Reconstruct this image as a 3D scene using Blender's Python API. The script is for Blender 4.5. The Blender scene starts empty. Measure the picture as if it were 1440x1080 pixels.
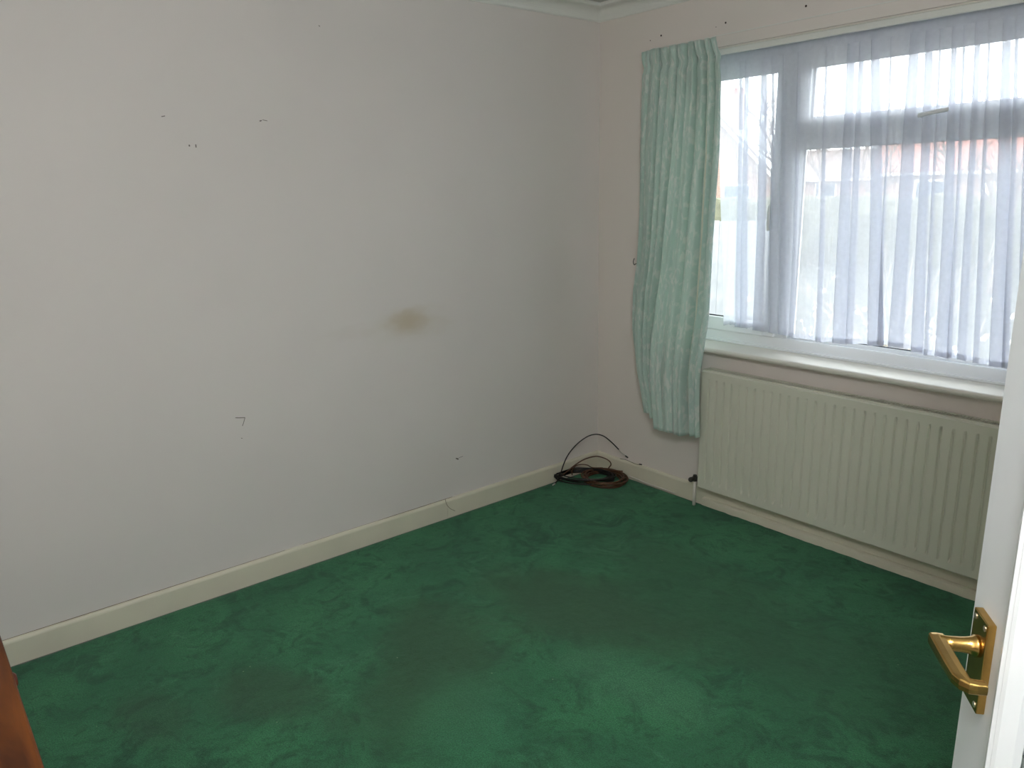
import bpy, bmesh, math, random
from mathutils import Vector, Matrix

random.seed(7)
SC = bpy.context.scene
COL = SC.collection
PI = math.pi

# ------------------------------------------------------------------ camera
CAM = Vector((2.864, -2.9665, 1.5023))
YAW, PITCH, ROLL, FPX = -0.8826, 0.24507, -0.02184, 1080.3
_f = Vector((math.sin(YAW) * math.cos(PITCH), math.cos(YAW) * math.cos(PITCH), -math.sin(PITCH)))
_r0 = Vector((math.cos(YAW), -math.sin(YAW), 0))
_u0 = _r0.cross(_f)
_r = math.cos(ROLL) * _r0 + math.sin(ROLL) * _u0
_u = -math.sin(ROLL) * _r0 + math.cos(ROLL) * _u0
cd = bpy.data.cameras.new('camera')
cam = bpy.data.objects.new('camera', cd)
COL.objects.link(cam)
M = Matrix((_r, _u, -_f)).transposed().to_4x4()
M.translation = CAM
cam.matrix_world = M
cd.sensor_width = 36.0
cd.lens = FPX / 1440.0 * 36.0
cd.clip_start = 0.02
cd.clip_end = 400
SC.camera = cam

# ------------------------------------------------------------------ world, lights, exposure
SKY_STRENGTH = 9.5
HALL_POWER = 2.5
FILL_POWER = 67.0
w = bpy.data.worlds.new('overcast_sky')
SC.world = w
w.use_nodes = True
wn = w.node_tree.nodes
wl = w.node_tree.links
wn.clear()
wo = wn.new('ShaderNodeOutputWorld')
wb = wn.new('ShaderNodeBackground')
wb.inputs['Strength'].default_value = SKY_STRENGTH
tc = wn.new('ShaderNodeTexCoord')
sx = wn.new('ShaderNodeSeparateXYZ')
rmp = wn.new('ShaderNodeValToRGB')
rmp.color_ramp.elements[0].position = 0.0
rmp.color_ramp.elements[0].color = (0.78, 0.81, 0.86, 1)
rmp.color_ramp.elements[1].position = 0.6
rmp.color_ramp.elements[1].color = (0.95, 0.97, 1.0, 1)
wl.new(tc.outputs['Generated'], sx.inputs[0])
wl.new(sx.outputs['Z'], rmp.inputs['Fac'])
wl.new(rmp.outputs['Color'], wb.inputs['Color'])
wl.new(wb.outputs[0], wo.inputs[0])


def area_light(name, loc, sx_, sy_, direction, power=0, color=(1, 1, 1), portal=False):
    ld = bpy.data.lights.new(name, 'AREA')
    ld.shape = 'RECTANGLE'
    ld.size, ld.size_y = sx_, sy_
    ld.energy = power
    ld.color = color
    if portal:
        ld.cycles.is_portal = True
    o = bpy.data.objects.new(name, ld)
    o.location = loc
    o.rotation_euler = Vector(direction).to_track_quat('-Z', 'Y').to_euler()
    COL.objects.link(o)
    return o


area_light('window_daylight_portal', (1.52, 0.22, 1.43), 2.2, 1.32, (0, -1, 0), portal=True)
area_light('hall_fill_light', (4.25, -3.0, 1.45), 1.1, 1.3, (-1, 0, 0), HALL_POWER, (0.90, 0.95, 1.0))  # faint fill added in the closed hall, standing in for unseen daylight
ld = bpy.data.lights.new('room_fill_light', 'POINT')   # point light added out of view near the camera to brighten the room
ld.energy = FILL_POWER
ld.color = (0.905, 0.965, 1.0)
ld.shadow_soft_size = 0.14
lo = bpy.data.objects.new('room_fill_light', ld)
lo.location = (2.96, -2.84, 2.04)
COL.objects.link(lo)

SC.view_settings.view_transform = 'Standard'
SC.view_settings.look = 'None'
SC.view_settings.gamma = 1.0
SC.view_settings.use_curve_mapping = False
SC.view_settings.exposure = 0.0
SC.cycles.max_bounces = 12
SC.cycles.diffuse_bounces = 8
SC.cycles.transparent_max_bounces = 32
SC.cycles.sample_clamp_indirect = 8


# ------------------------------------------------------------------ helpers
def ray(px, py):
    return _f + _r * ((px - 720) / FPX) - _u * ((py - 540) / FPX)


def on_plane(px, py, axis, val):
    d = ray(px, py)
    t = (val - CAM[axis]) / d[axis]
    return CAM + d * t


def on_vertical(px, py, a, b):
    """point of the sight line on the vertical plane through floor points a, b"""
    d = ray(px, py)
    n = Vector((-(b[1] - a[1]), b[0] - a[0], 0))
    t = (Vector((a[0], a[1], 0)) - CAM).dot(n) / d.dot(n)
    return CAM + d * t


def srgb(r, g, b):
    def c(v):
        v /= 255.0
        return v / 12.92 if v <= 0.04045 else ((v + 0.055) / 1.055) ** 2.4
    return (c(r), c(g), c(b), 1.0)


def tag(o, label=None, cat=None, group=None, kind=None):
    if label: o['label'] = label
    if cat: o['category'] = cat
    if group: o['group'] = group
    if kind: o['kind'] = kind
    return o


def empty(name, loc=(0, 0, 0), rz=0.0):
    o = bpy.data.objects.new(name, None)
    o.location = loc
    o.rotation_euler = (0, 0, rz)
    o.empty_display_size = 0.1
    COL.objects.link(o)
    return o


def obj(name, bm, mat, parent=None, smooth=False, bevel=0.0, seg=2):
    me = bpy.data.meshes.new(name)
    bmesh.ops.recalc_face_normals(bm, faces=bm.faces[:])
    bm.to_mesh(me)
    bm.free()
    if mat is not None:
        for m in (mat if isinstance(mat, (list, tuple)) else [mat]):
            me.materials.append(m)
    o = bpy.data.objects.new(name, me)
    COL.objects.link(o)
    if parent is not None:
        o.parent = parent
    if smooth:
        for p in me.polygons:
            p.use_smooth = True
    if bevel:
        b = o.modifiers.new('bevel', 'BEVEL')
        b.width = bevel
        b.segments = seg
        b.limit_method = 'ANGLE'
        b.angle_limit = math.radians(40)
    return o


def box(bm, x0, x1, y0, y1, z0, z1):
    vs = [bm.verts.new((x, y, z)) for x in (x0, x1) for y in (y0, y1) for z in (z0, z1)]
    for q in ((0, 1, 3, 2), (4, 6, 7, 5), (0, 4, 5, 1), (2, 3, 7, 6), (0, 2, 6, 4), (1, 5, 7, 3)):
        bm.faces.new([vs[i] for i in q])
    return vs


def NB():
    return bmesh.new()


def boxbm(*a):
    bm = NB()
    box(bm, *a)
    return bm


def tube(bm, pts, r, n=8, cap=True):
    """round tube through points; r a number or a list"""
    pts = [Vector(p) for p in pts]
    rings = []
    prev = None
    for i, p in enumerate(pts):
        t = (pts[min(i + 1, len(pts) - 1)] - pts[max(i - 1, 0)])
        t = t.normalized() if t.length > 1e-9 else Vector((0, 0, 1))
        if prev is None:
            a = Vector((0, 0, 1)) if abs(t.z) < 0.9 else Vector((1, 0, 0))
            e1 = t.cross(a).normalized()
        else:
            e1 = (prev - t * prev.dot(t))
            e1 = e1.normalized() if e1.length > 1e-6 else t.orthogonal().normalized()
        e2 = t.cross(e1)
        prev = e1
        rr = r[i] if isinstance(r, (list, tuple)) else r
        rings.append([bm.verts.new(p + (e1 * math.cos(2 * PI * k / n) + e2 * math.sin(2 * PI * k / n)) * rr) for k in range(n)])
    for a, b in zip(rings, rings[1:]):
        for k in range(n):
            bm.faces.new((a[k], a[(k + 1) % n], b[(k + 1) % n], b[k]))
    if cap:
        bm.faces.new(rings[0][::-1])
        bm.faces.new(rings[-1])
    return bm


def spline(pts, n=12):
    """Catmull-Rom through points"""
    P = [Vector(p) for p in pts]
    P = [P[0] * 2 - P[1]] + P + [P[-1] * 2 - P[-2]]
    out = []
    for i in range(1, len(P) - 2):
        a, b, c, d = P[i - 1:i + 3]
        for k in range(n):
            t = k / n
            out.append(0.5 * ((2 * b) + (c - a) * t + (2 * a - 5 * b + 4 * c - d) * t * t + (3 * b - a - 3 * c + d) * t ** 3))
    out.append(P[-2])
    return out


def lathe(bm, prof, n=20, M4=Matrix()):
    """prof: list of (radius, height) about local z"""
    rings = []
    for r, h in prof:
        rings.append([bm.verts.new(M4 @ Vector((r * math.cos(2 * PI * k / n), r * math.sin(2 * PI * k / n), h))) for k in range(n)])
    for a, b in zip(rings, rings[1:]):
        for k in range(n):
            bm.faces.new((a[k], a[(k + 1) % n], b[(k + 1) % n], b[k]))
    bm.faces.new(rings[0][::-1])
    bm.faces.new(rings[-1])
    return bm


def sweep(bm, prof, path, closed_prof=True):
    """extrude a list of 3D offset profiles: path = list of lists of points (same count)"""
    rings = [[bm.verts.new(p) for p in ring] for ring in path]
    n = len(rings[0])
    for a, b in zip(rings, rings[1:]):
        for k in range(n if closed_prof else n - 1):
            bm.faces.new((a[k], a[(k + 1) % n], b[(k + 1) % n], b[k]))
    if closed_prof:
        bm.faces.new(rings[0][::-1])
        bm.faces.new(rings[-1])
    return bm


def lerp_table(tab, t):
    """piecewise linear table [(t, v), ...]"""
    if t <= tab[0][0]: return tab[0][1]
    for (a, va), (b, vb) in zip(tab, tab[1:]):
        if t <= b:
            return va + (vb - va) * (t - a) / (b - a)
    return tab[-1][1]


def sstep(a, b, x):
    t = max(0.0, min(1.0, (x - a) / (b - a)))
    return t * t * (3 - 2 * t)


# ------------------------------------------------------------------ materials
def mat(name, color, rough=0.6, metal=0.0, spec=0.5, var=0.0, vscale=8.0, bump=0.0, bscale=200.0, coat=0.0, color2=None):
    m = bpy.data.materials.new(name)
    m.use_nodes = True
    nt = m.node_tree
    b = nt.nodes['Principled BSDF']
    b.inputs['Roughness'].default_value = rough
    b.inputs['Metallic'].default_value = metal
    b.inputs['Specular IOR Level'].default_value = spec
    b.inputs['Coat Weight'].default_value = coat
    t = nt.nodes.new('ShaderNodeTexCoord')
    nz = nt.nodes.new('ShaderNodeTexNoise')
    nz.inputs['Scale'].default_value = vscale
    nz.inputs['Detail'].default_value = 5
    nt.links.new(t.outputs['Object'], nz.inputs['Vector'])
    mx = nt.nodes.new('ShaderNodeMix')
    mx.data_type = 'RGBA'
    c2 = color2 or tuple(max(0, c * (1 - var)) for c in color[:3]) + (1,)
    mx.inputs['A'].default_value = color
    mx.inputs['B'].default_value = c2
    cr = nt.nodes.new('ShaderNodeValToRGB')
    cr.color_ramp.elements[0].position = 0.35
    cr.color_ramp.elements[1].position = 0.68
    nt.links.new(nz.outputs['Fac'], cr.inputs['Fac'])
    nt.links.new(cr.outputs['Color'], mx.inputs['Factor'])
    nt.links.new(mx.outputs['Result'], b.inputs['Base Color'])
    if bump:
        n2 = nt.nodes.new('ShaderNodeTexNoise')
        n2.inputs['Scale'].default_value = bscale
        n2.inputs['Detail'].default_value = 3
        nt.links.new(t.outputs['Object'], n2.inputs['Vector'])
        bp = nt.nodes.new('ShaderNodeBump')
        bp.inputs['Strength'].default_value = bump
        bp.inputs['Distance'].default_value = 0.002
        nt.links.new(n2.outputs['Fac'], bp.inputs['Height'])
        nt.links.new(bp.outputs['Normal'], b.inputs['Normal'])
    return m


def N(nt, typ, **kw):
    n = nt.nodes.new(typ)
    for k, v in kw.items():
        setattr(n, k, v)
    return n


WALL_C = srgb(224, 217, 212)
m_wall = mat('wall_paint', srgb(227, 218, 211), 0.75, var=0.035, vscale=1.6, bump=0.12, bscale=320, spec=0.25)
m_ceiling = mat('ceiling_paint', srgb(205, 203, 198), 0.85, var=0.03, vscale=2, bump=0.1, bscale=150, spec=0.2)
m_cornice = mat('cornice_paint', srgb(226, 226, 220), 0.6, var=0.02)
m_base = mat('baseboard_gloss', srgb(222, 216, 196), 0.35, var=0.06, vscale=5, spec=0.4)
m_sill = mat('sill_gloss', srgb(228, 224, 214), 0.3, var=0.02, vscale=6)
m_upvc = mat('white_upvc', srgb(236, 238, 240), 0.28, var=0.0)
m_gasket = mat('grey_gasket', srgb(60, 62, 66), 0.6)
m_rad = mat('radiator_cream', srgb(212, 211, 195), 0.38, var=0.03, vscale=3)
m_radin = mat('radiator_inside', srgb(96, 84, 66), 0.7)
m_pipe = mat('pipe_white', srgb(222, 216, 205), 0.4)
m_valve = mat('valve_dark_metal', srgb(72, 70, 66), 0.45, metal=0.6, var=0.3, vscale=60)
m_door = mat('door_gloss', srgb(236, 238, 240), 0.33, var=0.02, vscale=4)
m_bead = mat('bead_gloss', srgb(240, 240, 240), 0.25)
m_brass = mat('brass', (0.58, 0.36, 0.11, 1), 0.27, metal=1.0, var=0.22, vscale=45)
m_steel = mat('screw_steel', (0.62, 0.58, 0.5, 1), 0.35, metal=1.0)
m_black = mat('black_sheath', srgb(26, 22, 20), 0.45)
m_brown = mat('brown_sheath', srgb(92, 58, 34), 0.5, var=0.35, vscale=25)
m_tip = mat('pale_wire_tip', srgb(205, 200, 190), 0.5)
m_dark = mat('dark_scuff', srgb(112, 104, 98), 0.9)
m_hole = mat('screw_hole_dark', srgb(58, 40, 34), 0.9)
m_seam = mat('paint_crack', srgb(120, 106, 84), 0.9)


def wood_mat():
    m = bpy.data.materials.new('varnished_wood')
    m.use_nodes = True
    nt = m.node_tree
    b = nt.nodes['Principled BSDF']
    t = N(nt, 'ShaderNodeTexCoord')
    mp = N(nt, 'ShaderNodeMapping')
    mp.inputs['Scale'].default_value = (1.6, 14, 14)
    nz = N(nt, 'ShaderNodeTexNoise')
    nz.inputs['Scale'].default_value = 2.2
    nz.inputs['Detail'].default_value = 7
    nz.inputs['Distortion'].default_value = 0.7
    cr = N(nt, 'ShaderNodeValToRGB')
    cr.color_ramp.elements[0].color = srgb(60, 26, 5)
    cr.color_ramp.elements[0].position = 0.32
    cr.color_ramp.elements[1].color = srgb(104, 56, 16)
    cr.color_ramp.elements[1].position = 0.7
    nt.links.new(t.outputs['Object'], mp.inputs[0])
    nt.links.new(mp.outputs[0], nz.inputs['Vector'])
    nt.links.new(nz.outputs['Fac'], cr.inputs['Fac'])
    nt.links.new(cr.outputs['Color'], b.inputs['Base Color'])
    b.inputs['Roughness'].default_value = 0.5
    b.inputs['Specular IOR Level'].default_value = 0.25
    return m


m_wood = wood_mat()
m_knob = mat('red_brown_knob', srgb(96, 38, 20), 0.3, var=0.2, vscale=20)


def wall_left_mat():
    """painted wall with the yellowish-brown scorch stain at its own place on the wall (object space = world space)"""
    m = mat('wall_paint_stained', WALL_C, 0.75, var=0.035, vscale=1.6, bump=0.12, bscale=320, spec=0.25)
    nt = m.node_tree
    b = nt.nodes['Principled BSDF']
    base = b.inputs['Base Color'].links[0].from_socket
    t = N(nt, 'ShaderNodeTexCoord')

    def spot(prev, y, z, ry, rz, color, amount, distort=0.25):
        mp = N(nt, 'ShaderNodeMapping')
        mp.inputs['Location'].default_value = (0, -y / ry, -z / rz)
        mp.inputs['Scale'].default_value = (0, 1 / ry, 1 / rz)
        nt.links.new(t.outputs['Object'], mp.inputs[0])
        nz = N(nt, 'ShaderNodeTexNoise')
        nz.inputs['Scale'].default_value = 2.0
        nz.inputs['Detail'].default_value = 4
        nt.links.new(mp.outputs[0], nz.inputs['Vector'])
        sb = N(nt, 'ShaderNodeVectorMath', operation='SUBTRACT')
        sb.inputs[1].default_value = (0.5, 0.5, 0.5)
        nt.links.new(nz.outputs['Color'], sb.inputs[0])
        sc_ = N(nt, 'ShaderNodeVectorMath', operation='SCALE')
        sc_.inputs['Scale'].default_value = distort * 4
        nt.links.new(sb.outputs[0], sc_.inputs[0])
        ad = N(nt, 'ShaderNodeVectorMath', operation='ADD')
        nt.links.new(mp.outputs[0], ad.inputs[0])
        nt.links.new(sc_.outputs[0], ad.inputs[1])
        ml = N(nt, 'ShaderNodeVectorMath', operation='MULTIPLY')
        ml.inputs[1].default_value = (0, 1, 1)
        nt.links.new(ad.outputs[0], ml.inputs[0])
        ln = N(nt, 'ShaderNodeVectorMath', operation='LENGTH')
        nt.links.new(ml.outputs[0], ln.inputs[0])
        mr = N(nt, 'ShaderNodeMapRange', interpolation_type='SMOOTHERSTEP')
        mr.inputs['From Min'].default_value = 0.0
        mr.inputs['From Max'].default_value = 1.0
        mr.inputs['To Min'].default_value = amount
        mr.inputs['To Max'].default_value = 0.0
        nt.links.new(ln.outputs['Value'], mr.inputs['Value'])
        mx = N(nt, 'ShaderNodeMix', data_type='RGBA')
        mx.inputs['B'].default_value = color
        nt.links.new(mr.outputs[0], mx.inputs['Factor'])
        nt.links.new(prev, mx.inputs['A'])
        return mx.outputs['Result']

    c = spot(base, -1.19, 0.965, 0.155, 0.085, srgb(184, 160, 120), 0.48, 0.14)
    c = spot(c, -1.17, 0.945, 0.30, 0.11, srgb(192, 178, 148), 0.26, 0.2)
    c = spot(c, -1.48, 0.945, 0.18, 0.05, srgb(180, 166, 140), 0.08)
    nt.links.new(c, b.inputs['Base Color'])
    return m


m_wall_left = wall_left_mat()


def carpet_mat():
    m = bpy.data.materials.new('green_carpet')
    m.use_nodes = True
    nt = m.node_tree
    L = nt.links.new
    b = nt.nodes['Principled BSDF']
    b.inputs['Roughness'].default_value = 1.0
    b.inputs['Specular IOR Level'].default_value = 0.05
    b.inputs['Sheen Weight'].default_value = 0.25
    b.inputs['Sheen Roughness'].default_value = 0.6
    b.inputs['Sheen Tint'].default_value = (0.5, 0.9, 0.7, 1)
    t = N(nt, 'ShaderNodeTexCoord')

    def noise(scale, detail=5, dist=0.0, rough=0.6):
        nz = N(nt, 'ShaderNodeTexNoise')
        nz.inputs['Scale'].default_value = scale
        nz.inputs['Detail'].default_value = detail
        nz.inputs['Distortion'].default_value = dist
        nz.inputs['Roughness'].default_value = rough
        L(t.outputs['Object'], nz.inputs['Vector'])
        return nz.outputs['Fac']

    def ramp(src, p0, p1):
        mr = N(nt, 'ShaderNodeMapRange', interpolation_type='SMOOTHSTEP')
        mr.inputs['From Min'].default_value = p0
        mr.inputs['From Max'].default_value = p1
        L(src, mr.inputs['Value'])
        return mr.outputs[0]

    def mix(fac, a, bcol):
        mx = N(nt, 'ShaderNodeMix', data_type='RGBA')
        if isinstance(fac, float): mx.inputs['Factor'].default_value = fac
        else: L(fac, mx.inputs['Factor'])
        if isinstance(a, tuple): mx.inputs['A'].default_value = a
        else: L(a, mx.inputs['A'])
        if isinstance(bcol, tuple): mx.inputs['B'].default_value = bcol
        else: L(bcol, mx.inputs['B'])
        return mx.outputs['Result']

    def math_(op, a, bb):
        n = N(nt, 'ShaderNodeMath', operation=op)
        for i, v in enumerate((a, bb)):
            if isinstance(v, (int, float)): n.inputs[i].default_value = v
            else: L(v, n.inputs[i])
        return n.outputs[0]

    def blob(x, y, rx, ry, ang, amount, wob=0.5):
        """irregular worn patch centred at x, y on the floor"""
        mp = N(nt, 'ShaderNodeMapping', vector_type='TEXTURE')
        mp.inputs['Location'].default_value = (x, y, 0)
        mp.inputs['Rotation'].default_value = (0, 0, ang)
        mp.inputs['Scale'].default_value = (rx, ry, 1000)
        L(t.outputs['Object'], mp.inputs[0])
        ln = N(nt, 'ShaderNodeVectorMath', operation='LENGTH')
        L(mp.outputs[0], ln.inputs[0])
        d = math_('ADD', ln.outputs['Value'], math_('MULTIPLY', math_('SUBTRACT', wob_n, 0.5), wob * 2))
        mr = N(nt, 'ShaderNodeMapRange', interpolation_type='SMOOTHSTEP')
        mr.inputs['From Min'].default_value = 0.35
        mr.inputs['From Max'].default_value = 1.1
        mr.inputs['To Min'].default_value = amount
        mr.inputs['To Max'].default_value = 0.0
        L(d, mr.inputs['Value'])
        return mr.outputs[0]

    wob_n = noise(4.5, 6, 0.4)
    c = mix(ramp(noise(2.6, 6, 0.5), 0.35, 0.68), srgb(42, 102, 63), srgb(57, 126, 79))
    c = mix(ramp(noise(7, 7, 1.2, 0.7), 0.46, 0.66), c, srgb(29, 75, 45))
    c = mix(ramp(noise(19, 6, 1.5, 0.7), 0.50, 0.72), c, srgb(31, 77, 46))
    c = mix(ramp(noise(5.2, 7, 0.9, 0.7), 0.55, 0.74), c, srgb(70, 133, 90))
    # worn, dirty walking track and patches
    dirt = srgb(53, 77, 45)
    c = mix(blob(1.05, -1.15, 0.62, 0.30, 0.35, 0.88), c, dirt)
    c = mix(blob(0.95, -1.75, 0.55, 0.28, -0.75, 0.85), c, dirt)
    c = mix(blob(1.25, -0.75, 0.75, 0.35, -0.15, 0.6), c, srgb(46, 79, 45))
    c = mix(blob(1.95, -0.75, 0.6, 0.45, -0.1, 0.55), c, srgb(42, 79, 46))
    c = mix(blob(0.75, -2.25, 0.30, 0.16, 0.3, 0.7), c, srgb(55, 75, 48))
    c = mix(blob(0.62, -2.55, 0.20, 0.12, 0.1, 0.45), c, srgb(59, 73, 50))
    # paler rubbed patches
    c = mix(blob(1.45, -1.35, 0.32, 0.16, 0.2, 0.45), c, srgb(79, 135, 97))
    c = mix(blob(1.25, -1.85, 0.30, 0.2, -0.4, 0.40), c, srgb(68, 145, 100))
    c = mix(blob(1.85, -1.75, 0.3, 0.25, 0.4, 0.25), c, srgb(65, 137, 97))
    c = mix(ramp(noise(240, 2), 0.3, 0.75), c, mix(0.75, c, srgb(20, 56, 37)))
    # small specks of lint
    vr = N(nt, 'ShaderNodeTexVoronoi')
    vr.inputs['Scale'].default_value = 9
    L(t.outputs['Object'], vr.inputs['Vector'])
    c = mix(ramp(vr.outputs['Distance'], 0.022, 0.012), c, srgb(139, 164, 126))
    L(c, b.inputs['Base Color'])
    bp = N(nt, 'ShaderNodeBump')
    bp.inputs['Strength'].default_value = 0.6
    bp.inputs['Distance'].default_value = 0.006
    L(math_('ADD', noise(420, 2), math_('MULTIPLY', noise(30, 4), 1.2)), bp.inputs['Height'])
    L(bp.outputs['Normal'], b.inputs['Normal'])
    return m


m_carpet = carpet_mat()


def curtain_mat():
    m = bpy.data.materials.new('mint_damask')
    m.use_nodes = True
    nt = m.node_tree
    L = nt.links.new
    nt.nodes.clear()
    out = N(nt, 'ShaderNodeOutputMaterial')
    b = N(nt, 'ShaderNodeBsdfPrincipled')
    b.inputs['Roughness'].default_value = 0.75
    b.inputs['Sheen Weight'].default_value = 0.2
    uv = N(nt, 'ShaderNodeUVMap')
    mp = N(nt, 'ShaderNodeMapping')
    mp.inputs['Scale'].default_value = (2.2, 1.5, 1)
    mp.inputs['Rotation'].default_value = (0, 0, 0.6)
    L(uv.outputs[0], mp.inputs[0])
    # sprigs of pale leaves: stretched, distorted cells
    nz = N(nt, 'ShaderNodeTexNoise')
    nz.inputs['Scale'].default_value = 10
    nz.inputs['Detail'].default_value = 4
    nz.inputs['Distortion'].default_value = 1.4
    L(mp.outputs[0], nz.inputs['Vector'])
    vo = N(nt, 'ShaderNodeTexVoronoi', feature='SMOOTH_F1')
    vo.inputs['Scale'].default_value = 22
    L(mp.outputs[0], vo.inputs['Vector'])
    sm = N(nt, 'ShaderNodeMath', operation='SUBTRACT')
    L(nz.outputs['Fac'], sm.inputs[0])
    ml = N(nt, 'ShaderNodeMath', operation='MULTIPLY')
    L(vo.outputs['Distance'], ml.inputs[0])
    ml.inputs[1].default_value = 0.35
    L(ml.outputs[0], sm.inputs[1])
    cr = N(nt, 'ShaderNodeValToRGB')
    cr.color_ramp.elements[0].position = 0.36
    cr.color_ramp.elements[0].color = srgb(198, 217, 208)
    cr.color_ramp.elements[1].position = 0.50
    cr.color_ramp.elements[1].color = srgb(222, 229, 222)
    L(sm.outputs[0], cr.inputs['Fac'])
    L(cr.outputs['Color'], b.inputs['Base Color'])
    tr = N(nt, 'ShaderNodeBsdfTranslucent')
    L(cr.outputs['Color'], tr.inputs['Color'])
    mx = N(nt, 'ShaderNodeMixShader')
    mx.inputs[0].default_value = 0.22
    L(b.outputs[0], mx.inputs[1])
    L(tr.outputs[0], mx.inputs[2])
    L(mx.outputs[0], out.inputs[0])
    bp = N(nt, 'ShaderNodeBump')
    bp.inputs['Strength'].default_value = 0.25
    bp.inputs['Distance'].default_value = 0.002
    L(nz.outputs['Fac'], bp.inputs['Height'])
    L(bp.outputs['Normal'], b.inputs['Normal'])
    return m


def net_mat(name='net_voile', holes=0.36):
    m = bpy.data.materials.new(name)
    m.use_nodes = True
    nt = m.node_tree
    L = nt.links.new
    nt.nodes.clear()
    out = N(nt, 'ShaderNodeOutputMaterial')
    tp = N(nt, 'ShaderNodeBsdfTransparent')
    df = N(nt, 'ShaderNodeBsdfDiffuse')
    df.inputs['Color'].default_value = srgb(238, 240, 246)
    tl = N(nt, 'ShaderNodeBsdfTranslucent')
    tl.inputs['Color'].default_value = srgb(226, 229, 240)
    cloth = N(nt, 'ShaderNodeMixShader')
    cloth.inputs[0].default_value = 0.44
    L(df.outputs[0], cloth.inputs[1])
    L(tl.outputs[0], cloth.inputs[2])
    # woven mesh: the gaps between threads let the view through
    t = N(nt, 'ShaderNodeTexCoord')
    nz = N(nt, 'ShaderNodeTexNoise')
    nz.inputs['Scale'].default_value = 60
    L(t.outputs['Object'], nz.inputs['Vector'])
    mr = N(nt, 'ShaderNodeMapRange')
    mr.inputs['To Min'].default_value = holes + 0.05
    mr.inputs['To Max'].default_value = holes - 0.05
    L(nz.outputs['Fac'], mr.inputs['Value'])
    mx = N(nt, 'ShaderNodeMixShader')
    L(mr.outputs[0], mx.inputs[0])
    L(cloth.outputs[0], mx.inputs[1])
    L(tp.outputs[0], mx.inputs[2])
    L(mx.outputs[0], out.inputs[0])
    return m


def glass_mat():
    m = bpy.data.materials.new('clear_glass')
    m.use_nodes = True
    nt = m.node_tree
    L = nt.links.new
    nt.nodes.clear()
    out = N(nt, 'ShaderNodeOutputMaterial')
    tp = N(nt, 'ShaderNodeBsdfTransparent')
    tp.inputs['Color'].default_value = (0.95, 0.975, 0.965, 1)
    gl = N(nt, 'ShaderNodeBsdfGlossy')
    gl.inputs['Roughness'].default_value = 0.01
    fr = N(nt, 'ShaderNodeFresnel')
    fr.inputs['IOR'].default_value = 1.3
    mx = N(nt, 'ShaderNodeMixShader')
    L(fr.outputs[0], mx.inputs[0])
    L(tp.outputs[0], mx.inputs[1])
    L(gl.outputs[0], mx.inputs[2])
    L(mx.outputs[0], out.inputs[0])
    return m


def obscure_glass_mat():
    m = bpy.data.materials.new('obscure_glass')
    m.use_nodes = True
    nt = m.node_tree
    L = nt.links.new
    b = nt.nodes['Principled BSDF']
    b.inputs['Base Color'].default_value = (0.86, 0.93, 0.92, 1)
    b.inputs['Roughness'].default_value = 0.12
    b.inputs['Transmission Weight'].default_value = 0.9
    b.inputs['IOR'].default_value = 1.35
    t = N(nt, 'ShaderNodeTexCoord')
    vo = N(nt, 'ShaderNodeTexVoronoi', feature='SMOOTH_F1')
    vo.inputs['Scale'].default_value = 85
    L(t.outputs['Object'], vo.inputs['Vector'])
    bp = N(nt, 'ShaderNodeBump')
    bp.inputs['Strength'].default_value = 1.0
    bp.inputs['Distance'].default_value = 0.006
    L(vo.outputs['Distance'], bp.inputs['Height'])
    L(bp.outputs['Normal'], b.inputs['Normal'])
    return m


m_glass = glass_mat()
m_obscure = obscure_glass_mat()
m_net = net_mat()
m_curtain = curtain_mat()

# ------------------------------------------------------------------ room shell
RX, BY = 3.06, -3.44          # right wall, back wall
ZCB = 2.30                    # underside of the cornice
ZC = 2.372                    # ceiling
WX0, WX1, WZ0, WZ1 = 0.45, 2.59, 0.765, 2.082   # window opening in the wall
WT = 0.27                     # thickness of the window wall

# carpeted floor: the carpet rolls down into a dark gully where it meets the baseboards
bm = NB()
NXF, NYF = 124, 138
xs = [0.016 + (RX - 0.016) * i / NXF for i in range(NXF + 1)]
ys = [-0.016 - (-BY - 0.016) * j / NYF for j in range(NYF + 1)]
xs[1:1] = [0.020, 0.025, 0.030, 0.036]
ys[1:1] = [-0.020, -0.025, -0.030, -0.036]
rnd = random.Random(3)
wobx = [rnd.uniform(-0.004, 0.004) for _ in ys]
woby = [rnd.uniform(-0.004, 0.004) for _ in xs]
gridv = []
for i, x in enumerate(xs):
    col = []
    for j, y in enumerate(ys):
        d = min(x - 0.016 + wobx[j] * 0.6, -y - 0.016 + woby[i] * 0.6)
        z = -0.015 * (1 - sstep(0.0, 0.036, d)) + 0.003 * math.exp(-((d - 0.03) / 0.018) ** 2)
        col.append(bm.verts.new((x, y, z + rnd.uniform(-0.0006, 0.0006))))
    gridv.append(col)
for i in range(len(xs) - 1):
    for j in range(len(ys) - 1):
        bm.faces.new((gridv[i][j], gridv[i + 1][j], gridv[i + 1][j + 1], gridv[i][j + 1]))
floor = tag(obj('floor', bm, m_carpet, smooth=True), 'worn dark green carpet covering the whole floor', kind='structure')

bm = NB()
box(bm, -0.2, 4.6, BY - 0.9, WT, -0.20, -0.012)
tag(obj('trim_5', bm, mat('concrete_slab', srgb(120, 118, 112), 0.9)), 'concrete slab under the carpet', kind='structure')

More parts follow.
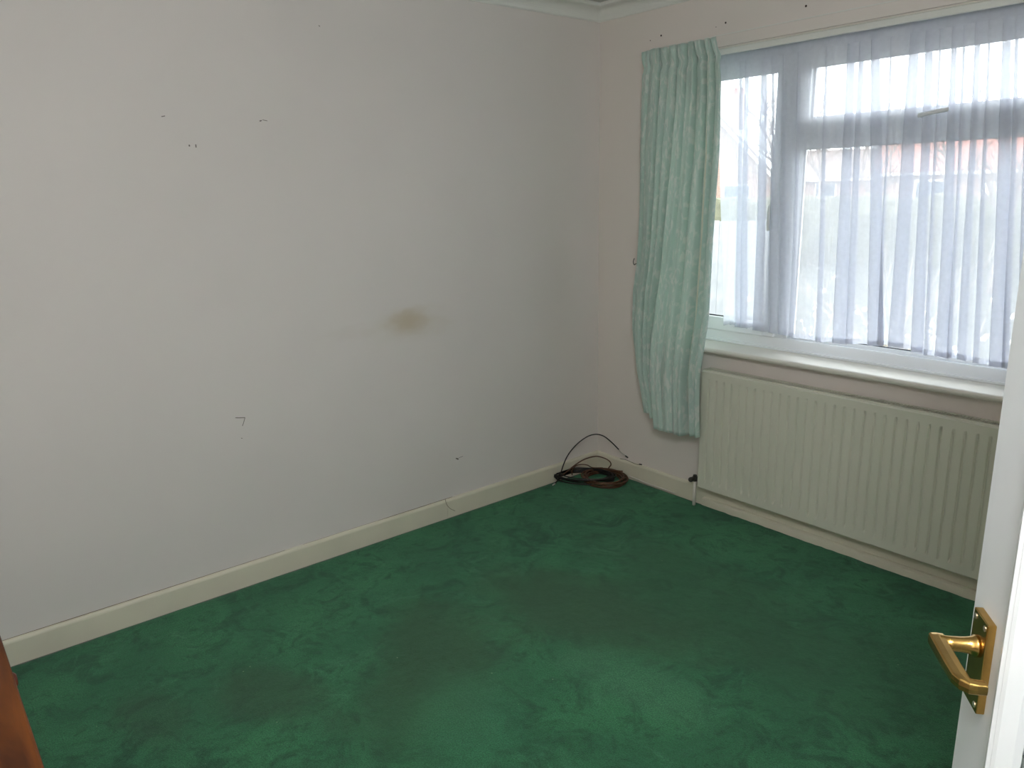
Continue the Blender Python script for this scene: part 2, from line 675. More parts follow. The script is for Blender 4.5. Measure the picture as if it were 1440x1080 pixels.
tag(obj('ceiling', boxbm(-0.2, 4.6, BY - 0.9, WT, ZC, ZC + 0.12), m_ceiling), 'plain off-white ceiling', kind='structure')
wall_left = tag(obj('wall_left', boxbm(-0.2, 0.0, BY - 0.1, 0.0, -0.05, ZC), m_wall_left),
                'off-white painted left wall with a brown stain and small scuffs', kind='structure')
bm = NB()
box(bm, -0.2, WX0, 0, WT, -0.05, ZC)
box(bm, WX1, 4.6, 0, WT, -0.05, ZC)
box(bm, WX0, WX1, 0, WT, -0.05, WZ0)
box(bm, WX0, WX1, 0, WT, WZ1, ZC)
wall_win = tag(obj('wall_window', bm, m_wall), 'off-white painted wall holding the window', kind='structure')
tag(obj('wall_back', boxbm(-0.2, 4.6, BY - 0.1, BY, -0.05, ZC), m_wall), 'off-white wall behind the camera', kind='structure')
DY0, DY1, DZ = -3.40, -2.63, 2.0                # doorway in the right wall
bm = NB()
box(bm, RX, RX + 0.1, DY1, 0, -0.05, ZC)
box(bm, RX, RX + 0.1, BY, DY0, -0.05, ZC)
box(bm, RX, RX + 0.1, DY0, DY1, DZ, ZC)
tag(obj('wall_right', bm, m_wall), 'off-white right wall with the open doorway', kind='structure')
bm = NB()
box(bm, 4.4, 4.5, BY, 0, -0.05, ZC)
box(bm, RX + 0.1, 4.4, -1.7, -1.6, -0.05, ZC)
tag(obj('wall_hall', bm, m_wall), 'off-white walls of the hall beyond the doorway', kind='structure')
tag(obj('trim_4', boxbm(RX, 4.4, BY, -1.7, -0.012, 0.0), m_carpet), 'green hall carpet beyond the doorway', kind='structure')

# door lining and architrave
bm = NB()
for y0, y1 in ((DY0, DY0 + 0.02), (DY1 - 0.02, DY1)):
    box(bm, RX - 0.012, RX + 0.112, y0, y1, 0, DZ)
box(bm, RX - 0.012, RX + 0.112, DY0 + 0.02, DY1 - 0.02, DZ - 0.02, DZ)
box(bm, RX - 0.016, RX - 0.0005, DY1, DY1 + 0.055, 0, DZ + 0.055)
tag(obj('trim_3', bm, m_door, bevel=0.003), 'white gloss lining of the doorway', kind='structure')


# cornice: coved plaster with a bead at its upper edge
def cove_profile():
    P = [(0.0, 0.0), (0.006, 0.0), (0.009, 0.006)]
    for k in range(9):
        a = PI / 2 * k / 8
        P.append((0.009 + 0.046 * (1 - math.cos(a)), 0.008 + 0.044 * math.sin(a)))
    P += [(0.060, 0.054), (0.066, 0.056), (0.068, 0.062), (0.066, 0.0715), (0.0, 0.0715)]
    return P


def cornice(name, along, start, end, label):
    prof = cove_profile()
    bm = NB()
    path = []
    for which, s in ((0, start), (1, end)):
        ring = []
        for d, h in prof:
            if along == 'y':       # on the left wall, offset in +x
                y = -d if which == 0 else s
                ring.append((d, y, ZCB + h))
            else:                  # on the window wall, offset in -y
                x = d if which == 0 else s
                ring.append((x, -d, ZCB + h))
        path.append(ring)
    sweep(bm, None, path)
    return tag(obj(name, bm, m_cornice), label, kind='structure')


cornice('trim_1', 'y', 0, BY, 'white coved cornice along the top of the left wall')
cornice('trim_2', 'x', 0, RX, 'white coved cornice above the window wall')


# baseboards with a rounded top; the left one is of two lengths meeting at a joint
def base_profile(h=0.083, t=0.015):
    return [(0.0, -0.015), (t, -0.015), (t, h - 0.012), (t - 0.002, h - 0.006), (t - 0.006, h - 0.001), (0.004, h), (0.0, h)]


JY = -1.04
bl = empty('baseboard_left')
tag(bl, 'cream gloss baseboard along the left wall', kind='structure')
for y0, y1 in ((0.0, JY), (JY - 0.0015, BY)):
    bm = NB()
    pr = base_profile()
    path = []
    n = 12
    rr = random.Random(int(-y1 * 100))
    for k in range(n + 1):
        y = y0 + (y1 - y0) * k / n
        dz = rr.uniform(-0.0012, 0.0012)
        ring = []
        for d, h in pr:
            yy = y
            if y0 == 0.0 and k == 0: yy = -d
            ring.append((d, yy, h + (dz if h > 0.05 else 0)))
        path.append(ring)
    sweep(bm, None, path)
    obj('baseboard_length', bm, m_base, bl)
bm = NB()
c0 = on_plane(626, 702, 0, 0.0158)
tube(bm, spline([c0, on_plane(628, 709, 0, 0.0158), on_plane(633, 715, 0, 0.0158), on_plane(640, 718.5, 0, 0.0158)], 5), 0.0011, 5)
obj('joint_crack', bm, m_seam, bl)

bm = NB()
pr = base_profile()
sweep(bm, None, [[((d if k == 0 else RX), -d, h) for d, h in pr] for k in range(2)])
bw = tag(obj('baseboard_window', bm, m_base), 'cream gloss baseboard below the window wall', kind='structure')
bm = NB()
sweep(bm, None, [[(x, BY + d, h) for d, h in pr] for x in (0.016, RX)])
tag(obj('baseboard_back', bm, m_base), 'cream baseboard of the back wall', kind='structure')
bm = NB()
sweep(bm, None, [[(RX - d, y, h) for d, h in pr] for y in (-0.016, DY1 + 0.056)])
tag(obj('baseboard_right', bm, m_base), 'cream baseboard of the right wall', kind='structure')
# hairline where baseboard top meets the wall
bm = NB()
box(bm, 0.0001, 0.0022, -1.0, BY, 0.0828, 0.0840)
obj('paint_line', bm, m_seam, bl)

# scuffs and holes on the left wall
def mark(name, pts_px, rad, m=m_dark, n=5):
    bm = NB()
    pts = [on_plane(px, py, 0, 0.0003) for px, py in pts_px]
    tube(bm, pts, [q * 0.75 for q in rad] if isinstance(rad, list) else rad * 0.75, n)
    for v in bm.verts:
        v.co.x = max(0.0001, 0.0004 + (v.co.x - 0.0003) * 0.15)
    o = obj(name, bm, m, wall_left)
    return o


mark('scratch', [(331, 587.5), (337, 587.6), (344.5, 587.2)], 0.0019)
mark('scratch', [(344.5, 587.2), (343, 593), (341, 599)], 0.0017)
mark('scratch', [(339, 616), (341, 616.5)], 0.0014)
mark('gouge', [(641, 644.5), (644, 645.5), (645, 646)], [0.0035, 0.0055, 0.002])
mark('gouge', [(645, 644), (651, 641.5)], 0.0013)
mark('screw_hole', [(266, 203.5), (266.6, 206)], 0.0034)
mark('screw_hole', [(275.3, 203), (275.8, 207.5)], 0.0026)
mark('scratch', [(227, 164), (232, 163)], 0.0018)
mark('gouge', [(365, 170.4), (368, 169.4)], 0.0026)
mark('scratch', [(369, 168.5), (376, 170)], 0.0014)
mark('gouge', [(448, 36), (450, 37)], 0.002)


# old fixing holes in a row over the window
def hole_w(px, py, r):
    bm = NB()
    p = on_plane(px, py, 1, -0.0004)
    lathe(bm, [(r, 0.0), (r, 0.0008), (r * 0.6, 0.0016)], 10, Matrix.Translation(p) @ Matrix.Rotation(PI / 2, 4, 'X'))
    obj('screw_hole', bm, m_hole, wall_win)


for a in ((929.8, 50, 0.0042), (1020.5, 32, 0.0042), (1133.5, 8.5, 0.0045), (914.5, 57, 0.0022), (1007, 38, 0.0018)):
    hole_w(*a)

# ------------------------------------------------------------------ window
win = empty('window_1', (1.52, 0.12, 0.79))
tag(win, 'white plastic framed window with a top light and side casements', kind='structure')


def wpart(name, bm, m, parent=win, bevel=0.0, smooth=False):
    for v in bm.verts:
        v.co -= Vector((1.52, 0.12, 0.79))
    o = obj(name, bm, m, parent, smooth, bevel)
    return o


def frame_ring(bm, x0, x1, z0, z1, wl_, wr_, wb_, wt_, y0, y1):
    """rectangular frame of four members"""
    box(bm, x0, x0 + wl_, y0, y1, z0, z1)
    box(bm, x1 - wr_, x1, y0, y1, z0, z1)
    box(bm, x0 + wl_, x1 - wr_, y0, y1, z0, z0 + wb_)
    box(bm, x0 + wl_, x1 - wr_, y0, y1, z1 - wt_, z1)


FY0, FY1 = 0.115, 0.185            # frame depth
GL, GR = 1.047, 1.993              # central light
TZ0, TZ1 = 1.663, 1.768            # transom, seen height
bm = NB()
frame_ring(bm, WX0, WX1, 0.787, WZ1, 0.05, 0.05, 0.056, 0.05, FY0, FY1)
wpart('outer_frame', bm, m_upvc, bevel=0.003)
for x0, x1 in ((0.975, GL), (GR, 2.065)):
    wpart('mullion', boxbm(x0, x1, FY0, FY1, 0.843, WZ1 - 0.05), m_upvc, bevel=0.003)
wpart('transom', boxbm(GL, GR, FY0, FY1, TZ0, 1.728), m_upvc, bevel=0.003)
# glazing bead of the fixed lower light, with its grey gasket
bm = NB()
frame_ring(bm, GL, GR, 0.843, TZ0, 0.016, 0.016, 0.016, 0.012, 0.124, 0.139)
wpart('glazing_bead', bm, m_upvc, bevel=0.002)
bm = NB()
frame_ring(bm, GL + 0.016, GR - 0.016, 0.859, TZ0 - 0.012, 0.004, 0.004, 0.004, 0.004, 0.132, 0.139)
wpart('gasket', bm, m_gasket)
wpart('pane', boxbm(GL + 0.003, GR - 0.003, 0.1395, 0.1435, 0.848, TZ0 + 0.003), m_glass)
wpart('drip_strip', boxbm(GL, GR, 0.112, 0.1149, TZ0 - 0.004, TZ0 + 0.006), m_upvc)


def casement(x0, x1, z0, z1, wb_=0.058, wt_=0.055, ws=0.052):
    bm = NB()
    frame_ring(bm, x0, x1, z0, z1, ws, ws, wb_, wt_, 0.098, 0.160)
    s = wpart('casement', bm, m_upvc, bevel=0.004)
    bm = NB()
    frame_ring(bm, x0 + ws, x1 - ws, z0 + wb_, z1 - wt_, 0.005, 0.005, 0.005, 0.005, 0.122, 0.130)
    g = wpart('gasket', bm, m_gasket, None)
    g.parent = s
    p = wpart('pane', boxbm(x0 + ws - 0.004, x1 - ws + 0.004, 0.1305, 0.1345, z0 + wb_ - 0.004, z1 - wt_ + 0.004), m_glass, None)
    p.parent = s
    return s


def handle(sash, base, d, up=False):
    """espagnolette handle: base, neck, lever; d = lever direction"""
    base = Vector(base)
    d = Vector(d).normalized()
    bm = NB()
    side = Vector((d.z, 0, -d.x))
    b0 = [base + d * a + side * s for a, s in ((-0.03, -0.011), (0.03, -0.011), (0.03, 0.011), (-0.03, 0.011))]
    sweep(bm, None, [[p for p in b0], [p + Vector((0, -0.012, 0)) for p in b0]])
    tube(bm, [base + Vector((0, -0.008, 0)), base + Vector((0, -0.034, 0))], 0.009, 10)
    tube(bm, spline([base + Vector((0, -0.030, 0)) - d * 0.006, base + Vector((0, -0.036, 0)) + d * 0.03,
                     base + Vector((0, -0.038, 0)) + d * 0.07, base + Vector((0, -0.034, 0)) + d * 0.10], 4), 0.008, 8)
    h = wpart('window_handle', bm, m_upvc, None, smooth=False, bevel=0.001)
    h.parent = sash


sl = casement(0.49, 0.988, 0.842, 2.026, wb_=0.062)
handle(sl, (0.957, 0.098, 1.415), (0.0, 0, -1))
st = casement(1.036, 2.004, 1.712, 2.024)
handle(st, (1.548, 0.098, 1.742), (1, 0, 0.12))
sr = casement(2.052, 2.55, 0.842, 2.026, wb_=0.062)
handle(sr, (2.083, 0.098, 1.415), (0.0, 0, -1))

# reveal lining (white soffit and jambs) and the sill with its rounded nosing
bm = NB()
box(bm, WX0, WX1, 0.0005, FY0, WZ1 - 0.004, WZ1 - 0.0002)
wpart('soffit_lining', bm, m_sill)
bm = NB()
box(bm, WX0, WX0 + 0.004, 0.001, FY0, 0.787, WZ1 - 0.004)
wpart('jamb_lining', bm, m_wall)
bm = NB()
box(bm, WX1 - 0.004, WX1, 0.001, FY0, 0.787, WZ1 - 0.004)
wpart('jamb_lining', bm, m_wall)
bm = NB()
prof = [(FY1 - 0.01, 0.763), (FY1 - 0.01, 0.7865), (-0.058, 0.7865), (-0.0645, 0.784), (-0.068, 0.778), (-0.068, 0.772), (-0.0645, 0.766), (-0.058, 0.763)]
path = [[(x, y, z) for y, z in prof] for x in (WX0 + 0.001, WX1 - 0.001)]
sweep(bm, None, path)
# horns that run past the opening in front of the wall
for x0, x1 in ((0.42, WX0 + 0.001), (WX1 - 0.001, 2.62)):
    prof2 = [(-0.0005, 0.763), (-0.0005, 0.7865)] + prof[2:]
    sweep(bm, None, [[(x, y, z) for y, z in prof2] for x in (x0, x1)])
wpart('window_sill', bm, m_sill)
bm = NB()
box(bm, WX0 + 0.0005, WX1 - 0.0005, 0.001, 0.016, 2.054, WZ1 - 0.0045)
wpart('head_strip', bm, m_cornice, bevel=0.002)
# white sealing strip where frame meets sill
bm = NB()
box(bm, WX0 + 0.004, WX1 - 0.004, 0.100, FY0, 0.7868, 0.797)
wpart('sealing_strip', bm, m_upvc, bevel=0.002)

# batten over the window that carries the curtain rail
bat = empty('curtain_batten', (1.52, 0, 2.105))
tag(bat, 'wall coloured wooden batten above the window carrying the curtain rail', 'batten')
bm = NB()
box(bm, 0.33 - 1.52, 2.72 - 1.52, -0.0135, -0.0003, -0.021, 0.0245)
obj('board', bm, m_wall, bat, bevel=0.0015)
bm = NB()
box(bm, 0.33 - 1.52, 2.72 - 1.52, -0.0125, -0.0003, 0.0246, 0.0275)
obj('paint_bead', bm, m_cornice, bat)
bm = NB()
box(bm, 0.36 - 1.52, 0.70 - 1.52, -0.060, -0.0136, -0.012, 0.004)
obj('rail', bm, m_upvc, bat, bevel=0.002)

# ------------------------------------------------------------------ net curtain
NY = 0.072


def px_net(px, py):
    p = on_plane(px, py, 1, NY)
    return p.x, p.z


# pleats: (px x at the top y, px y, px x lower, px y, width top m, width bottom m)
PLE = [(1040, 130, 1036, 430, 0.010, 0.030), (1047, 130, 1043, 430, 0.016, 0.034), (1071, 130, 1062, 430, 0.022, 0.050),
       (1085, 130, 1083, 430, 0.008, 0.014), (1100, 120, 1097, 430, 0.010, 0.036), (1122, 110, 1113, 440, 0.010, 0.02),
       (1160, 110, 1150, 440, 0.006, 0.025),
       (1190, 110, 1174, 450, 0.026, 0.058), (1206, 110, 1192, 450, 0.018, 0.030), (1224, 105, 1222, 455, 0.026, 0.060),
       (1250, 100, 1236, 455, 0.004, 0.012), (1277, 100, 1252, 460, 0.030, 0.060), (1299, 100, 1284, 460, 0.022, 0.042),
       (1318, 95, 1302, 460, 0.004, 0.014), (1336, 90, 1318, 470, 0.012, 0.048), (1352, 90, 1335, 470, 0.006, 0.014),
       (1368, 90, 1349, 470, 0.014, 0.030), (1386, 85, 1371, 470, 0.004, 0.02), (1406, 85, 1394, 480, 0.022, 0.050), (1424, 85, 1412, 480, 0.008, 0.02), (1438, 80, 1432, 480, 0.026, 0.05)]
ZT, ZB = 2.068, 0.868
pl = []
for a in PLE:
    x1, z1 = px_net(a[0], a[1])
    x2, z2 = px_net(a[2], a[3])
    s = (x2 - x1) / (z2 - z1)
    pl.append([x1 + s * (ZT - z1) * 0.6, x1 + s * (ZB - z1), a[4], a[5]])
rn = random.Random(11)
x = pl[-1][0] + 0.07
while x < 2.5:
    pl.append([x, x + rn.uniform(-0.03, 0.01), rn.uniform(0.004, 0.026), rn.uniform(0.015, 0.05)])
    x += rn.uniform(0.04, 0.085)
pl.sort()
for a, b in zip(pl, pl[1:]):
    b[0] = max(b[0], a[0] + 0.012)
    b[1] = max(b[1], a[1] + 0.018)
# columns: (x_top, x_bottom, y_off_top, y_off_bottom)
colsn = [(0.64, 0.745, 0, 0)]


def fill(p, q):
    d = q[0] - p[0]
    k = max(1, int(abs(d) / 0.008))
    for i in range(1, k):
        t = i / k
        a = rn.uniform(-1, 1) * 0.002
        colsn.append((p[0] + d * t, p[1] + (q[1] - p[1]) * t,
                      p[2] + (q[2] - p[2]) * t + a, p[3] + (q[3] - p[3]) * t + 0.012 * math.sin(PI * t) + a))


for xt, xb, wt_, wb_ in pl:
    s0 = (xt, xb, 0.0, 0.0)
    fill(colsn[-1], s0)
    h = 0.006
    # out and back: three layers across the pleat
    colsn.append(s0)
    for f, yy in ((0.5, -0.3), (0.9, -0.45), (1.0, -0.7), (0.92, -0.95), (0.5, -1.05), (0.1, -1.15), (0.0, -1.4), (0.08, -1.65), (0.5, -1.6), (1.0, -1.0)):
        colsn.append((xt + wt_ * f, xb + wb_ * f, yy * h, yy * h * 1.6))
fill(colsn[-1], (2.555, 2.545, 0, 0))
colsn.append((2.555, 2.545, 0, 0))
bm = NB()
rows = 22
zv = [i / rows for i in range(rows + 1)]
grid = []
sagr = random.Random(5)
sag = []
s = 0
for i in range(len(colsn)):
    s = s * 0.93 + sagr.uniform(-1, 1) * 0.0022
    sag.append(s)
for i, (xt, xb, yt, yb) in enumerate(colsn):
    cl = []
    for v in zv:
        e = v ** 0.9
        g = 1.0 - 0.75 * math.exp(-v * 22)          # gathered flat in the heading
        xx = xt + (xb - xt) * e
        yy = NY + (yt + (yb - yt) * e) * g + 0.003 * math.sin(xx * 40 + v * 5)
        zz = ZT + (ZB + sag[i] + 0.008 * math.sin(xx * 9) - ZT) * v
        cl.append(bm.verts.new((xx, yy, zz)))
    grid.append(cl)
for a, b in zip(grid, grid[1:]):
    for j in range(rows):
        f = bm.faces.new((a[j], b[j], b[j + 1], a[j + 1]))
        f.material_index = 0
net = empty('net_curtain', (1.55, NY, ZT))
tag(net, 'sheer white gathered net curtain hanging across the window', 'net curtain')
for v in bm.verts: v.co -= Vector((1.55, NY, ZT))
obj('voile', bm, m_net, net, smooth=True)
# flat heading band, and the stitched bottom hem that follows the folds
bm = NB()
prevp = None
for i in range(321):
    x = 0.64 + 1.91 * i / 320
    yo = -0.011 + 0.0025 * math.sin(x * 95) + 0.0015 * math.sin(x * 41)
    p = (bm.verts.new((x - 1.55, yo, 0.0)), bm.verts.new((x - 1.55, yo - 0.001, -0.042)))
    if prevp:
        bm.faces.new((prevp[0], p[0], p[1], prevp[1]))
    prevp = p
obj('heading', bm, m_net, net, smooth=True)
bm = NB()
prevp = None
for i, (xt, xb, yt, yb) in enumerate(colsn):
    base = Vector((xb - 1.55, yb + 0.003 * math.sin(xb * 40 + 5) - 0.0012, ZB + sag[i] + 0.008 * math.sin(xb * 9) - ZT))
    p = (bm.verts.new(base + Vector((0, 0, 0.020))), bm.verts.new(base))
    if prevp:
        bm.faces.new((prevp[0], p[0], p[1], prevp[1]))
    prevp = p
obj('hem', bm, m_net, net, smooth=True)
bm = NB()
tube(bm, [(WX0 + 0.005 - 1.55, 0.004, -0.006), (WX1 - 0.005 - 1.55, 0.004, -0.006)], 0.003, 8)
obj('curtain_wire', bm, m_upvc, net)

# ------------------------------------------------------------------ green curtain
CYM = -0.100
LE = [(73, 902), (140, 899), (200, 896.5), (330, 894), (372, 892), (410, 887), (470, 885), (530, 890), (570, 898), (600, 903)]
RE = [(52, 1011), (75, 1014), (110, 1016.5), (200, 1014), (330, 1005), (430, 1000), (480, 993.5), (520, 989), (560, 989), (612, 990)]
# creases, px x as a fraction between the edges, top -> bottom, depth top, depth bottom
CRE = [(0.10, 0.02, 0.2, 0.3), (0.28, 0.165, 0.7, 0.9), (0.38, 0.24, 0.5, 0.25), (0.50, 0.315, 0.9, 1.0), (0.60, 0.50, 0.6, 0.08),
       (0.715, 0.66, 1.0, 0.10), (0.82, 0.84, 1.0, 1.0), (0.91, 0.93, 0.6, 0.25)]
ROWS, NC = 100, 260


def crease_profile(u, v):
    """fold depth 0 (in a crease) .. 1 (on the crown of a fold)"""
    cs = [(-0.02, 0.6)] + [(a + (b - a) * v ** 0.8, c + (d - c) * v) for a, b, c, d in CRE] + [(1.02, 0.7)]
    d = 1.0
    for (a, da) in cs:
        wv = 0.013 + 0.012 * v
        q = (u - a) / wv
        d -= da * math.exp(-q * q) if abs(q) < 3 else 0
    return d


cr_ = random.Random(21)
frill = [cr_.uniform(-1, 1) for _ in range(40)]
bm = NB()
uvl = bm.loops.layers.uv.new('UVMap')
grid = []
for j in range(ROWS + 1):
    v = j / ROWS
    row = []
    for i in range(NC + 1):
        u = i / NC
        # edges as seen: heights by row
        zt, zb2 = 2.108, 0.372
        # the hem steps: the narrow left folds hang a little higher
        hem = zb2 + (0.046 if u < 0.165 else (0.030 if u < 0.315 else (0.0 if u < 0.84 else 0.003)))
        z = zt + (hem - zt) * v
        pyl = 73 + (598 - 73) * v
        pyr = 52 + (611 - 52) * v
        xl = on_plane(lerp_table(LE, pyl), pyl, 1, CYM).x
        xr = on_plane(lerp_table(RE, pyr), pyr, 1, CYM).x
        xx = xl + (xr - xl) * u
        d = crease_profile(u, v)
        amp = 0.058 + 0.026 * v
        yy = -0.072 - amp * (max(d, -0.25) - 0.30)
        # the wide front fold at the bottom comes forward, the left edge curls back to the wall
        yy -= v * v * (0.012 * sstep(0.155, 0.175, u) + 0.034 * sstep(0.305, 0.325, u) - 0.02 * sstep(0.83, 0.85, u))
        yy += 0.034 * (1 - sstep(0.0, 0.22, u)) * (0.55 + 0.45 * math.sin(PI * v))
        yy = min(yy, -0.018)
        # must clear the sill nose
        if 0.70 < z < 0.84 and xx > 0.41: yy = min(yy, -0.076)
        # heading: pinched by the tape 4 cm below the frilled top
        if v < 0.06:
            t = v / 0.06
            k = u * 30
            a = frill[int(k)] * (1 - (k % 1)) + frill[int(k) + 1] * (k % 1)
            pinch = math.exp(-((t - 0.72) / 0.2) ** 2)
            yy += 0.012 * pinch
            yy += a * 0.012 * (1 - t) * (1 - pinch)
            z += a * 0.004 * (1 - t)
        # small irregularities
        yy += 0.0025 * math.sin(u * 61 + v * 7) + 0.002 * math.sin(u * 23 - v * 13)
        row.append(bm.verts.new((xx, yy, z)))
    grid.append(row)
for j in range(ROWS):
    for i in range(NC):
        f = bm.faces.new((grid[j][i], grid[j][i + 1], grid[j + 1][i + 1], grid[j + 1][i]))
        for lp, (a, b) in zip(f.loops, ((i, j), (i + 1, j), (i + 1, j + 1), (i, j + 1))):
            lp[uvl].uv = (a / NC * 1.15, -b / ROWS * 1.74)
cur = empty('curtain', (0.56, -0.08, 2.108))
tag(cur, 'mint green leaf patterned curtain drawn back at the left of the window', 'curtain')
for v in bm.verts: v.co -= Vector((0.56, -0.08, 2.108))
oc = obj('curtain_fabric', bm, m_curtain, cur, smooth=True)
sol = oc.modifiers.new('solidify', 'SOLIDIFY')
sol.thickness = 0.0018
# pale lining turned back along the leading edge
bm = NB()
pts = []
for j in range(4, ROWS - 1):
    ic = int(NC * (0.872 + 0.02 * j / ROWS))
    near = [oc.data.vertices[j * (NC + 1) + q].co for q in range(ic - 5, ic + 6)]
    p = near[5].copy()
    p.y = min(q.y for q in near) - 0.002
    pts.append(p)
prevp = None
for k, p in enumerate(pts):
    t = k / len(pts)
    wd = 0.0075 * sstep(0.12, 0.3, t) * (1 - sstep(0.62, 0.72, t)) + 0.0004
    a, b = bm.verts.new(p), bm.verts.new(p + Vector((wd, -0.001, 0)))
    if prevp: bm.faces.new((prevp[0], prevp[1], b, a))
    prevp = (a, b)
lin = obj('lining_edge', bm, mat('curtain_lining', srgb(222, 226, 208), 0.8), cur)
sol = lin.modifiers.new('solidify', 'SOLIDIFY')
sol.thickness = 0.001
for k in range(7):
    u = 0.06 + 0.88 * k / 6
    p = oc.data.vertices[3 * (NC + 1) + int(NC * u)].co
    bm = NB()
    tube(bm, spline([p + Vector((0, 0.006, -0.02)), p + Vector((0, 0.014, 0.0)), p + Vector((0, 0.020, 0.008)), p + Vector((0, 0.026, -0.002))], 4), 0.0014, 6)
    obj('hook', bm, m_upvc, cur, smooth=True)

# small dark tie-back hook on the wall left of the curtain
bm = NB()
p = on_plane(894, 371, 1, -0.012)
tube(bm, spline([p + Vector((0, 0.0117, 0)), p, p + Vector((-0.004, -0.008, -0.004)), p + Vector((-0.006, -0.012, 0.012)), p + Vector((-0.003, -0.008, 0.028))], 4), 0.0022, 6)
tag(obj('tieback_hook', bm, m_valve, smooth=True), 'small dark metal hook on the wall at the edge of the mint curtain', 'hook')

# ------------------------------------------------------------------ radiator
RX0, RX1, RZ0, RZ1, RYF, RYB = 0.757, 2.06, 0.112, 0.690, -0.104, -0.030
rad = empty('radiator', (RX0, 0, 0))
tag(rad, 'cream panel radiator with vertical flutes under the window', 'radiator')


def rpart(name, bm, m, parent=rad, bevel=0.0, smooth=False):
    for v in bm.verts: v.co.x -= RX0
    return obj(name, bm, m, parent, smooth, bevel)


def flute_panel(yf, yb, sgn):
    bm = NB()
    zs = [RZ0, RZ0 + 0.004, RZ0 + 0.032, RZ0 + 0.040, RZ0 + 0.050, RZ0 + 0.2, RZ0 + 0.35, RZ1 - 0.055, RZ1 - 0.045, RZ1 - 0.037, RZ1 - 0.008, RZ1 - 0.003]
    em = [0, 0, 0, 0.45, 1, 1, 1, 1, 0.45, 0, 0, 0]
    xs_ = [(RX0, 0.006), (RX0 + 0.004, 0.001), (RX0 + 0.010, 0.0)]
    pit = 0.0402
    nfl = int((RX1 - RX0 - 0.05) / pit)
    off = RX0 + (RX1 - RX0 - nfl * pit) / 2
    flat = set(range(3))
    prof_ = [(x, y, 0.0) for x, y in xs_]
    for k in range(nfl):
        x0 = off + k * pit
        for dx, dep in ((0.0, 0), (0.0035, 0.0012), (0.006, 0.0064), (0.0085, 0.0088), (0.011, 0.0064), (0.0135, 0.0012), (0.017, 0)):
            prof_.append((x0 + pit * 0.22 + dx, 0.0, dep))
    prof_ += [(RX1 - 0.010, 0.0, 0.0), (RX1 - 0.004, 0.001, 0.0), (RX1, 0.006, 0.0)]
    g = []
    for x, y0, dep in prof_:
        col = []
        for z, e in zip(zs, em):
            edge = 0.005 if z in (zs[0], zs[-1]) else 0.0
            col.append(bm.verts.new((x, yf + sgn * (y0 + dep * e + edge), z)))
        g.append(col)
    for a, b in zip(g, g[1:]):
        for k in range(len(zs) - 1):
            bm.faces.new((a[k], b[k], b[k + 1], a[k + 1]))
    # back skin
    box(bm, RX0 + 0.001, RX1 - 0.001, min(yf + sgn * 0.009, yb), max(yf + sgn * 0.009, yb), RZ0 + 0.001, RZ1 - 0.004)
    return bm


rpart('front_panel', flute_panel(RYF, RYF + 0.016, 1), m_rad)
rpart('rear_panel', boxbm(RX0 + 0.003, RX1 - 0.003, RYB - 0.014, RYB, RZ0 + 0.004, RZ1 - 0.006), m_rad, bevel=0.004)
for x0, x1 in ((RX0, RX0 + 0.002), (RX1 - 0.002, RX1)):
    rpart('side_cover', boxbm(x0, x1, RYF + 0.0165, RYB - 0.0145, RZ0 + 0.04, RZ1 - 0.008), m_rad)
# convector fins between the panels, dark inside
bm = NB()
x = RX0 + 0.03
while x < RX1 - 0.03:
    box(bm, x, x + 0.0015, RYF + 0.017, RYB - 0.015, RZ0 + 0.05, RZ1 - 0.03)
    x += 0.025
tag(rpart('convector_fins', bm, m_radin), kind='stuff')
# top grille: two rails and many narrow bars
bm = NB()
box(bm, RX0 + 0.002, RX1 - 0.002, RYF + 0.012, RYF + 0.022, RZ1 - 0.004, RZ1 + 0.001)
box(bm, RX0 + 0.002, RX1 - 0.002, RYB - 0.018, RYB - 0.008, RZ1 - 0.004, RZ1 + 0.001)
x = RX0 + 0.004
while x < RX1 - 0.010:
    box(bm, x, x + 0.005, RYF + 0.022, RYB - 0.018, RZ1 - 0.004, RZ1 + 0.0005)
    x += 0.013
tag(rpart('top_grille', bm, m_rad), kind='stuff')
# wall brackets
for x in (RX0 + 0.2, RX1 - 0.2):
    rpart('bracket', boxbm(x, x + 0.03, RYB, -0.0005, RZ0 + 0.02, RZ1 - 0.06), m_rad)
# valve with its tail, and the white feed pipe down to the carpet
VX, VY, VZ = 0.722, -0.072, 0.140
bm = NB()
tube(bm, [(VX, VY, VZ), (RX0 + 0.004, VY, VZ)], [0.0075, 0.0075], 10)
tube(bm, [(VX + 0.010, VY, VZ), (VX + 0.022, VY, VZ)], 0.0125, 6)
rpart('valve', bm, m_valve)
bm = NB()
lathe(bm, [(0.009, -0.016), (0.012, -0.014), (0.012, 0.008), (0.009, 0.012), (0.009, 0.016)], 12, Matrix.Translation((VX, VY, VZ)))
lathe(bm, [(0.006, 0.0), (0.010, 0.002), (0.010, 0.022), (0.012, 0.024), (0.012, 0.036), (0.009, 0.040)], 12,
      Matrix.Translation((VX, VY, VZ)) @ Matrix.Rotation(PI / 2, 4, 'X'))
vb = rpart('valve_body', bm, m_valve)
bm = NB()
tube(bm, [(VX, VY, -0.004), (VX, VY, VZ - 0.014)], 0.0082, 12)
rpart('feed_pipe', bm, m_pipe, smooth=True)
# pipe casing that runs along the floor under the radiator
bm = NB()
prof = [(-0.016, 0.0), (-0.016, 0.034), (-0.030, 0.034), (-0.036, 0.030), (-0.038, 0.022), (-0.038, -0.008), (-0.016, -0.008)]
sweep(bm, None, [[(x, y, z) for y, z in prof] for x in (0.742, RX - 0.02)])
tag(obj('pipe_casing', bm, m_base), 'low white pipe casing along the baseboard under the radiator', 'pipe casing')

